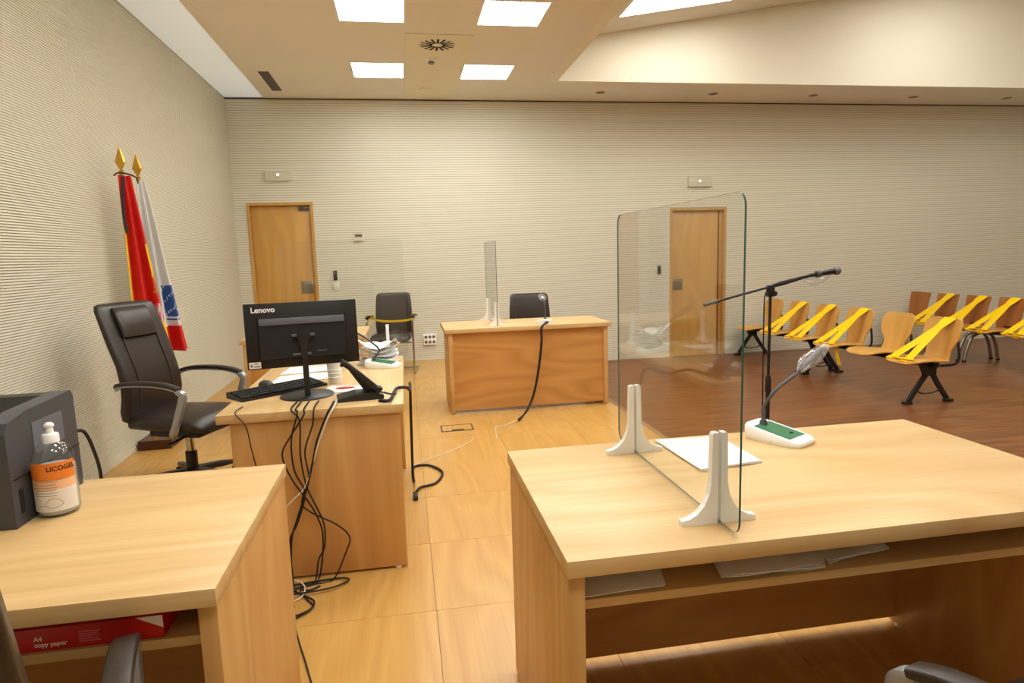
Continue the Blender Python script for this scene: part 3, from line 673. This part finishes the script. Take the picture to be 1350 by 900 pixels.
def band(z0, z1, name, mat, rr=.0482, a0=-2.7, a1=-.1, n=28):
    rings = [[Vector((rr*math.cos(a0+(a1-a0)*k/n), rr*math.sin(a0+(a1-a0)*k/n), z)) for k in range(n+1)] for z in (z0, z1)]
    return MB().loft(rings, cap=False, closed=False).build(name, mat, BT)
band(.018, .075, 'label', 'label_white'); band(.075, .1, 'label', 'peach'); band(.098, .143, 'label', 'orange')
def wrap(z0, a0, rr=.0486): return lambda co: Vector(((rr+co.z)*math.cos(a0+co.x/rr), (rr+co.z)*math.sin(a0+co.x/rr), z0+co.y))
text_mesh('lettering', 'LICOGEL', .0165, 'text_dark', BT, None, .0002, wrap(.122, -1.47), .0004)
for k in range(6): band(.094-.007*k, .0955-.007*k, 'small_print', 'text_grey', .0485, -2.2, -1.05-.08*(k % 2))
hand = [(-.02, .035), (-.012, .048), (0, .052), (.014, .046), (.02, .036), (.008, .03), (-.008, .028), (-.02, .035), (-.034, .033)]
MB().tube([Vector((.0487*math.cos(-1.3+x/.0482), .0487*math.sin(-1.3+x/.0482), z)) for x, z in hand], .0006, 5, smooth=3).build('hand_drawing', 'text_grey', BT)
MB().lathe([(.019, .186), (.019, .205), (.017, .208), (.009, .21)], 18).build('cap', 'white_plastic', BT); MB().lathe([(.0085, .208), (.0085, .22), (.006, .223), (.011, .226), (.011, .232), (.006, .237), (0, .237)], 14).build('spout', 'white_plastic', BT)
# copy paper on the shelf
RP = thing('copy_paper', 'red wrapped ream of copy paper on the shelf of the printer desk', 'paper pack', (-.66, 1.43, .632), 0)
MB().box(-.15, .15, -.14, .07, 0, .048, bev=.003).build('wrapper', 'red_pack', RP); 
MB().prism([(.1, .048), (.15, .022), (.15, .048)], -.1405, -.1395, 'Y').build('end_patch', 'label_white', RP, smooth=False)
rx = Matrix.Translation((-.085, -.1402, .022)) @ Matrix.Rotation(PI/2, 4, 'X')
text_mesh('lettering', 'A4', .013, 'label_white', RP, rx, .0002, bold=.0003); text_mesh('lettering', 'copy paper', .013, 'label_white', RP, Matrix.Translation((-.085, -.1402, .010)) @ Matrix.Rotation(PI/2, 4, 'X'), .0002, bold=.0003)
for k in range(5): MB().box(-.005, .035-.004*(k % 2), -.1408, -.14, .012+k*.005, .0135+k*.005).build('small_print', 'flag_pink', RP, smooth=False)

# ------------------------------------------------------------------ things on the monitor desk
MN = thing('monitor', 'black flat monitor seen from behind on a round foot', 'monitor', (-.468, 3.02, TOP), math.radians(11))
W, Hh = .245, .147; zc_ = .29; tl_ = Matrix.Translation((0, 0, zc_)) @ Matrix.Rotation(math.radians(-3), 4, 'X')
MB().box(-W, W, -.008, .016, -Hh, Hh, bev=.003, mat=tl_).build('casing', 'black_plastic', MN)
MB().box(-W+.006, W-.006, .0155, .0175, -Hh+.02, Hh-.006, mat=tl_).build('display', 'black_matte', MN, smooth=False)
hs = MB(); a, b = .195, .1; hs.loft([[tl_ @ Vector((x*q, y, z*q-.01)) for x, z in ((-a, -b), (a, -b), (a, b), (-a, b))] for y, q in ((-.006, 1.0), (-.03, .95))]); hs.build('rear_hump', 'black_matte', MN, smooth=False)
MB().box(-.185, .185, -.036, -.026, .048, .078, bev=.002, mat=tl_).build('vent_strip', 'mid_grey', MN)
text_mesh('logo', 'Lenovo', .034, 'white_plastic', MN, tl_ @ Matrix.Translation((-.215, -.0085, .107)) @ Matrix.Rotation(PI/2, 4, 'X'), .0006, bold=.001)
stk = MB().box(-.238, -.188, -.0095, -.0075, -.142, -.114, mat=tl_).build('sticker', 'white_plastic', MN, smooth=False)
for q in ((-.233, -.222, -.136, -.122), (-.216, -.2, -.124, -.118), (-.218, -.193, -.137, -.130)): MB().box(q[0], q[1], -.0102, -.0094, q[2], q[3], mat=tl_).build('print', 'text_grey', stk, smooth=False)
MB().box(-.05, .03, -.0335, -.029, -.094, -.084, mat=tl_).build('port_row', 'mid_grey', MN, smooth=False); MB().box(.055, .1, -.0335, -.029, -.083, -.077, mat=tl_).build('port_row', 'dark_grey', MN, smooth=False)
MB().loft([[Vector((x, y, z)) for x, y in ((-h, -.052), (h, -.052), (h, -.034), (-h, -.034))] for h, z in ((.013, .012), (.012, .2), (.02, .265), (.032, .30))]).build('neck', 'black_plastic', MN, smooth=False)
MB().box(-.05, -.028, -.05, -.03, .285, .295).build('hinge', 'mid_grey', MN, smooth=False); MB().box(.028, .05, -.05, -.03, .285, .295).build('hinge', 'mid_grey', MN, smooth=False)
MB().lathe([(.12, 0), (.122, .004), (.115, .009), (0, .012)], 36).build('foot', 'black_plastic', MN)
KB = thing('keyboard', 'black keyboard on the desk beside the monitor foot', 'keyboard', (-.62, 3.155, TOP), math.radians(40))
MB().prism([(-.075, 0), (.075, 0), (.075, .028), (-.075, .012)], -.22, .22, 'X').build('base', 'black_plastic', KB, smooth=False)
for j in range(5):
    for i in range(20):
        y = -.058+j*.026; z = .0125+(y+.075)*.107
        if i == 0 and j == 0: km = MB().box(-.0085, .0085, -.0105, .0105, 0, .007, bev=.0015).build('key', 'black_matte', KB); km.location = (-.205+i*.0212, y, z); kd = km.data
        else:
            km = bpy.data.objects.new('key', kd); COL.objects.link(km); km.parent = KB; km.location = (-.205+i*.0212, y, z)
MS = thing('mouse', 'black computer mouse lying behind the keyboard end', 'mouse', (-.70, 3.27, TOP), .5)
MB().loft([[Vector((p.x, p.y, z)) for p in ring(0, 0, 0, hx, hy, 16, 2.4)] for hx, hy, z in ((.03, .055, 0), (.033, .06, .01), (.03, .054, .024), (.02, .038, .034), (.006, .012, .037))]).build('shell', 'black_plastic', MS, angle=60)
MB().box(-.004, .004, .01, .03, .03, .038, bev=.002).build('wheel', 'dark_grey', MS)
PH = thing('telephone', 'black desk telephone with handset at the desk corner', 'telephone', (-.215, 2.85, TOP), math.radians(8))
MB().prism([(-.10, 0), (.10, 0), (.10, .018), (.06, .03), (-.02, .03), (-.10, .014)], -.02, .10, 'Y').build('base', 'black_plastic', PH, smooth=False)
MB().prism([(-.06, .16), (-.05, .17), (.075, .05), (.075, .02), (.03, .02)], .02, .09, 'Y').build('panel', 'black_plastic', PH, smooth=False)
MB().sweep([(-.075, -.005, .175), (-.055, -.01, .165), (.0, -.012, .118), (.06, -.012, .06), (.085, -.008, .035)], (0, 1, 0), [.045, .04, .04, .05], [.03, .022, .022, .035], smooth=4).build('handset', 'black_plastic', PH, angle=50)
for j in range(3):
    for i in range(3):
        MB().box(-.007, .007, -.009, .009, 0, .006, mat=Matrix.Translation((.0+i*.022-.005, .035+j*.02, .115-i*.021)) @ Matrix.Rotation(math.radians(44), 4, 'Y')).build('key', 'dark_grey', PH, smooth=False)
coil = [Vector((.09, -.01, .03))]
for k in range(46): a = k*1.1; q = k/45; coil.append(Vector((.10+.05*q+.006*math.cos(a), -.02-.02*math.sin(PI*q)+.006*math.sin(a), .02-.012*q+.01)))
MB().tube(coil, .0025, 5).build('coiled_cord', 'black_matte', PH)
CP = thing('cup', 'ribbed white plastic cup standing between the papers', 'cup', (-.372, 3.31, TOP))
MB().lathe([(.031, 0), (.031, .003), (.033, .02), (.034, .05), (.036, .08), (.038, .108), (.041, .112), (.039, .113), (.034, .1), (.029, .01), (0, .01)], 24).build('cup_wall', 'white_plastic', CP)
for z in (.03, .05, .07): MB().lathe([(.0335+z*.035, z-.003), (.036+z*.035, z), (.0335+z*.035, z+.003)], 24).build('rib', 'white_plastic', CP)
def sheet(label, corners, seed, amp=.003, z=TOP, group=None, name='paper_sheet', n=1):
    o = thing(name, label, 'paper', (0, 0, 0), 0, group); c = sum((Vector((p[0], p[1], z)) for p in corners), Vector())/4; o.location = c
    rnd = random.Random(seed)
    for k in range(n):
        j = Vector((rnd.uniform(-.008, .008), rnd.uniform(-.008, .008), 0)) if k else Vector(); an = rnd.uniform(-.05, .05) if k else 0
        R = Matrix.Rotation(an, 4, 'Z')
        wavy_sheet([R @ (Vector((p[0], p[1], z))-c)+j+Vector((0, 0, .0017*(k+1))) for p in corners], amp=amp, seed=seed*7+k).build('sheet', 'paper', o, angle=60)
    return o
sheet('printed paper sheets lying flat just behind the keyboard', [(-.70, 3.34), (-.42, 3.42), (-.42, 3.62), (-.69, 3.57)], 1)
sheet('printed paper sheets lying further back than the keyboard papers', [(-.70, 3.63), (-.42, 3.66), (-.40, 3.87), (-.68, 3.84)], 2)
PR = sheet('paper sheet with a red oval mark under the telephone', [(-.41, 3.04), (-.22, 3.03), (-.20, 3.18), (-.39, 3.20)], 3)
MB().prism([(.045*math.cos(2*PI*k/16), .018*math.sin(2*PI*k/16)) for k in range(16)], .004, .0055, mat=Matrix.Translation((0.0, .01, .002))).build('red_mark', 'red', PR, smooth=False)
def crumple(label, cx, cy, sx, sy, h, seed, z=TOP):
    rnd = random.Random(seed); o = thing('paper_pile', label, 'paper pile', (cx, cy, z))
    for k in range(5):
        n = 9; ang = rnd.uniform(-.5, .5); rows_ = []; ph = [rnd.uniform(0, 6) for _ in range(4)]
        for j in range(n):
            rows_.append([])
            for i in range(n):
                x, y = (i/(n-1)-.5)*sx*.92, (j/(n-1)-.5)*sy*.92
                zz = .004+k*h/7+h*.28*(1+math.sin(x*22+ph[0]+k)*math.cos(y*18+ph[1]))*(.3+.7*abs(x)/sx*2)*(.3+.14*k)
                rows_[-1].append(Vector((x*math.cos(ang)-y*math.sin(ang), x*math.sin(ang)+y*math.cos(ang), zz)))
        ply_surface(rows_, .0015).build('sheet', 'paper', o, angle=30)
    return o
crumple('loose heap of crumpled papers behind the microphone on the monitor desk', -.17, 3.835, .25, .15, .16, 4)
def desk_mic(label, loc, rz, gn, head=True, bag=True, group='conference microphones'):
    """gn: gooseneck points in local frame"""
    t = thing('desk_microphone', label, 'microphone', loc, rz, group)
    MB().loft([[Vector((p.x*kx, p.y*ky, z+sl*p.y)) for p in ring(0, 0, 0, .062, .1, 24, 5)] for kx, ky, z, sl in ((.97, .97, 0, 0), (1, 1, .006, 0), (1, 1, .026, .14), (.95, .96, .032, .15))]).build('base', 'white_plastic', t, angle=40)
    MB().loft([[Vector((x, y, z+.15*y)) for x, y in ((-.046, -.062), (.046, -.062), (.046, .062), (-.046, .062))] for z in (.0315, .0335)]).build('green_plate', 'mic_green', t, smooth=False)
    MB().lathe([(.006, 0), (.006, .003)], 10, c=(.012, -.035, .028)).build('button', 'black_plastic', t); MB().lathe([(.014, .03), (.012, .05), (.008, .058)], 12, c=(0, .055, 0)).build('neck_socket', 'dark_grey', t)
    MB().tube([(0, .055, .05)]+gn, .0055, 8, smooth=5).build('gooseneck', 'dark_grey', t)
    e = Vector(gn[-1]); d = (e-Vector(gn[-2])).normalized()
    MB().tube([e, e+d*.02, e+d*.075, e+d*.085], [.006, .011, .012, .007], 12).build('capsule', 'mesh_grey', t)
    if bag:
        rot = d.to_track_quat('Z', 'Y').to_matrix().to_4x4(); mm = Matrix.Translation(e) @ rot; rnd = random.Random(3)
        rings = []
        for k, (z, rx, ry) in enumerate(((-.02, .009, .009), (0, .022, .012), (.03, .034, .018), (.07, .03, .018), (.11, .022, .010), (.125, .006, .004))): rings.append([mm @ Vector((p.x*(1+rnd.uniform(-.2, .2)), p.y*(1+rnd.uniform(-.25, .25)), z)) for p in ring(0, 0, 0, rx, ry, 14, 2)])
        MB().loft(rings).build('plastic_cover', 'plastic_bag', t, smooth=False)
    return t
desk_mic('white microphone base with green plate and bagged gooseneck on the glass screen desk', (1.175, 1.835, TOP), math.radians(28), [(.01, .06, .10), (.04, .03, .16), (.085, .0, .20), (.12, -.01, .225)])
desk_mic('white microphone base with green plate on the monitor desk, below crumpled papers', (-.14, 3.70, TOP), math.radians(75), [(-.0, .02, .1), (-.02, .06, .15), (-.03, .11, .19), (-.035, .16, .215)])
m4 = desk_mic('small white microphone base on the desk with the hanging cable', (1.225, 5.57, TOP), PI, [(0, .055, .1), (0, .05, .17), (0, .02, .21), (0, .005, .215)])
MB().box(-.022, .014, .094, .102, .012, .026, bev=.002).build('port', 'black_plastic', m4)

# ------------------------------------------------------------------ things on the front desk
sheet('stack of white papers on the desk beside the glass screen', [(.80, 1.615), (1.0, 1.64), (1.0, 1.90), (.79, 1.915)], 11, n=4)
sheet('folded white paper at the end of the shelf under the desk top', [(.35, 1.225), (.53, 1.235), (.55, 1.32), (.37, 1.31)], 12, z=.645, n=3)
sheet('white papers slipped into the middle of the shelf under the desk top', [(.66, 1.23), (.90, 1.225), (.98, 1.36), (.70, 1.38)], 13, z=.645, n=4, amp=.01)
sheet('white papers on the shelf next to the middle shelf papers', [(.93, 1.24), (1.10, 1.27), (1.12, 1.40), (.96, 1.42)], 14, z=.645, n=3, amp=.01)

# ------------------------------------------------------------------ microphone stand on the lower floor
SX, SY = 2.16, 3.5
t = thing('microphone_stand', 'tall black boom microphone stand on the dark floor', 'microphone stand', (SX, SY, LOW))
pt_ = on_y(1017, 380, SY); bl = on_y(928, 402, SY); br = on_y(1068, 363, SY); L_ = lambda p: (p.x-SX, p.y-SY, p.z-LOW)
zt = pt_.z-LOW
MB().tube([(0, 0, .2), (0, 0, .72)], .013, 10).build('lower_tube', 'black_plastic', t); MB().tube([(0, 0, .70), (0, 0, zt)], .009, 10).build('upper_tube', 'black_plastic', t)
MB().lathe([(.018, .66), (.018, .74), (.012, .76)], 12).build('clutch', 'black_plastic', t)
for k in range(3):
    a = 2*PI*k/3+.5; MB().tube([(0, 0, .2), (.3*math.cos(a), .3*math.sin(a), .015)], .009, 8).build('leg', 'black_plastic', t)
MB().lathe([(.02, .17), (.02, .23)], 12).build('leg_hub', 'black_plastic', t)
MB().box(-.02, .02, -.018, .018, zt-.05, zt+.02, bev=.006).build('boom_clamp', 'black_plastic', t); MB().lathe([(.016, -.03), (.016, .03)], 12, mat=Matrix.Translation((.012, 0, zt-.03)) @ Matrix.Rotation(PI/2, 4, 'X')).build('clamp_knob', 'black_plastic', t)
A, B = Vector(L_(bl)), Vector(L_(br))
MB().tube([A, B], .007, 10).build('boom', 'black_plastic', t); MB().tube([A, A+(B-A)*.14], .011, 10).build('counterweight', 'dark_grey', t)
MB().tube([A+(B-A)*.62, A+(B-A)*.72, A+(B-A)*.8, A+(B-A)*1.0], [.009, .014, .013, .008], 8).build('cable_wrap', 'black_matte', t)
MB().tube([(-.035, -.01, zt-.02), (-.045, -.01, zt-.12), (-.04, -.01, .6), (-.03, -.01, .2)], .004, 6, smooth=4).build('stand_cable', 'black_matte', t)
me_ = on_y(1104, 356.5, SY); ms_ = on_y(1070, 362.5, SY)
HM = thing('handheld_microphone', 'black handheld microphone with grey mesh head clipped to the boom', 'microphone', ms_)
e = me_-ms_; d = e.normalized()
MB().tube([d*-.01, d*.02, e*.8, e*.9], [.010, .012, .017, .019], 14).build('handle', 'black_plastic', HM); MB().tube([e*.88, e*.92, e*1.0, e*1.06, e*1.1], [.019, .026, .027, .022, .008], 14).build('grille', 'mesh_grey', HM)
MB().tube([d*.03, d*.06], .02, 12).build('clip', 'dark_grey', HM)
rnd = random.Random(8); rings = []
for k in range(8):
    q = k/7; c = Vector((-.05+.19*q, 0, -.03-.02*math.sin(PI*q)+.03*q)); rr = .006+.026*math.sin(PI*min(1, q*1.1)); rings.append([c+Vector((0, p.x*(1+rnd.uniform(-.3, .3)), p.y*(1+rnd.uniform(-.3, .3)))) for p in ring(0, 0, 0, rr, rr, 12, 2)])
MB().loft(rings).build('plastic_cover', 'plastic_bag', HM, smooth=False)

# ------------------------------------------------------------------ cables
def cable(label, pts, r=.004, mat='black_matte', name='cable', group=None, sm=5):
    base = Vector(pts[0]); return tag(MB().tube(pts, r, 7, smooth=sm).build(name, mat), label, 'cable', group)
yp = 2.685
P = lambda u, v, y=yp: on_y(u, v, y)
def G(u, v, h=.006): return on_z(u, v, h)
HG = 'cables hanging down the end of the monitor desk'
def edge_start(u, v): a = on_z(u, v, TOP+.006); return [a, Vector((a.x, 2.712, TOP+.008))]
def hang(us, start, lab, r=.0035, mat='black_matte', floor=()):
    pts = edge_start(*start)+[P(u, v) for u, v in us]+[Vector((g.x, min(g.y, 2.68), g.z)) for g in (G(u, v) for u, v in floor)]
    cable(lab, pts, r, mat, group=HG)
BL_ = 'black cable hanging in the tangle down the end of the monitor desk'
hang([(400, 548), (383, 575), (372, 600), (385, 632), (402, 655), (418, 680), (426, 710)], (408, 528), BL_, floor=[(420, 764), (396, 776), (405, 790), (412, 800), (390, 815)])
hang([(392, 545), (384, 580), (388, 620), (402, 650), (392, 690), (382, 715)], (398, 528), BL_, floor=[(388, 766), (386, 790), (388, 800)])
hang([(395, 555), (396, 600), (404, 640), (414, 662), (427, 690), (428, 720), (420, 738)], (392, 529), BL_, floor=[(416, 764), (398, 772), (384, 782)])
hang([(412, 560), (402, 595), (407, 630), (398, 662), (410, 675), (445, 692), (461, 708), (456, 728)], (420, 528), BL_, floor=[(440, 760), (412, 770), (385, 776)])
hang([(430, 548), (418, 580), (412, 610), (404, 645), (390, 690), (384, 716)], (440, 529), BL_, .0045, floor=[(388, 764), (405, 778), (422, 772)])
cable('white cable hanging in the tangle down the end of the monitor desk', edge_start(446, 524)+[P(430, 556), P(415, 600), P(403, 640), P(385, 660), P(374, 673), P(366, 690)], .0035, 'cable_white')
cable('thin black keyboard cable hanging down the end of the monitor desk', edge_start(320, 536)+[P(324, 562), P(331, 590), P(337, 612), P(345, 640)], .0025)
cable('pale cable curling on the floor below the tangle', [G(380, 764, .012), G(394, 766, .014), G(402, 774, .014), G(398, 786, .01), G(384, 794, .008)], .003, 'cable_white')
for q, lab in (([(382, 772), (420, 766), (450, 760), (460, 766), (440, 776), (404, 784), (384, 787)], 'black cable looped on the floor against the monitor desk end'), ([(386, 778), (402, 786), (414, 793), (410, 804), (396, 812), (386, 816)], 'black cable bent in a bow on the floor below the tangle')):
    cable(lab, [Vector((g.x, min(g.y, 2.68), g.z+.012*k/6)) for k, g in enumerate(G(u, v) for u, v in q)], .004)
cable('thin black cable running along the floor beside the printer desk', [G(386, 815), G(394, 845), G(402, 870), G(412, 905)], .003)
cable('thick black cable dropping off the monitor desk to a plug on the floor', [on_z(500, 528, TOP+.012), on_z(514, 527, TOP+.014), Vector((-.06, 2.98, TOP+.014)), Vector((-.01, 3.0, TOP+.012)), Vector((.0, 3.1, TOP-.02)), Vector((.005, 3.25, TOP-.04)), Vector((.005, 3.42, TOP-.05)), Vector((.005, 3.52, TOP-.11)), Vector((.0, 3.6, .4)), Vector((-.005, 3.7, .1)), Vector((.0, 3.78, .02)), G(545, 616, .01), G(565, 613, .01), G(583, 622, .01), G(575, 636, .01), G(555, 642, .01), G(549, 648, .01)], .008)
PL = thing('plug', 'black appliance plug lying on the floor at the cable end', 'plug', G(548, 655, .0)); MB().box(-.014, .014, -.05, .03, 0, .024, bev=.005).build('body', 'black_plastic', PL); MB().box(-.01, .01, -.065, -.05, .004, .02).build('connector', 'black_matte', PL, smooth=False)
cable('thin white cable from the floor box across the platform', [G(612, 570, .006), G(622, 574), G(622, 580), G(610, 587), G(580, 600), G(545, 613)], .0025, 'cable_white')
yq = 5.385
cable('dark braided cable hanging down the front of the far desk', [Vector((1.225, 5.465, TOP+.012)), on_y(714, 432, 5.40), on_y(714, 450, yq), on_y(711, 480, yq), on_y(706, 510, yq), on_y(700, 530, yq), on_y(692, 545, 5.30), G(684, 553, .02)], .011)
cable('two-strand white cable on the floor below the dark braided cable', [G(682, 553, .016), G(672, 558), G(662, 562), G(654, 562), G(654, 571), G(655, 578)], .003, 'cable_white')
cable('dark power cable behind the printer', [Vector((-.97, 1.99, TOP+.15)), Vector((-.955, 2.02, TOP+.14)), Vector((-.94, 2.03, TOP+.08)), Vector((-.93, 2.035, TOP-.02)), Vector((-.93, 2.035, TOP-.3))], .005)
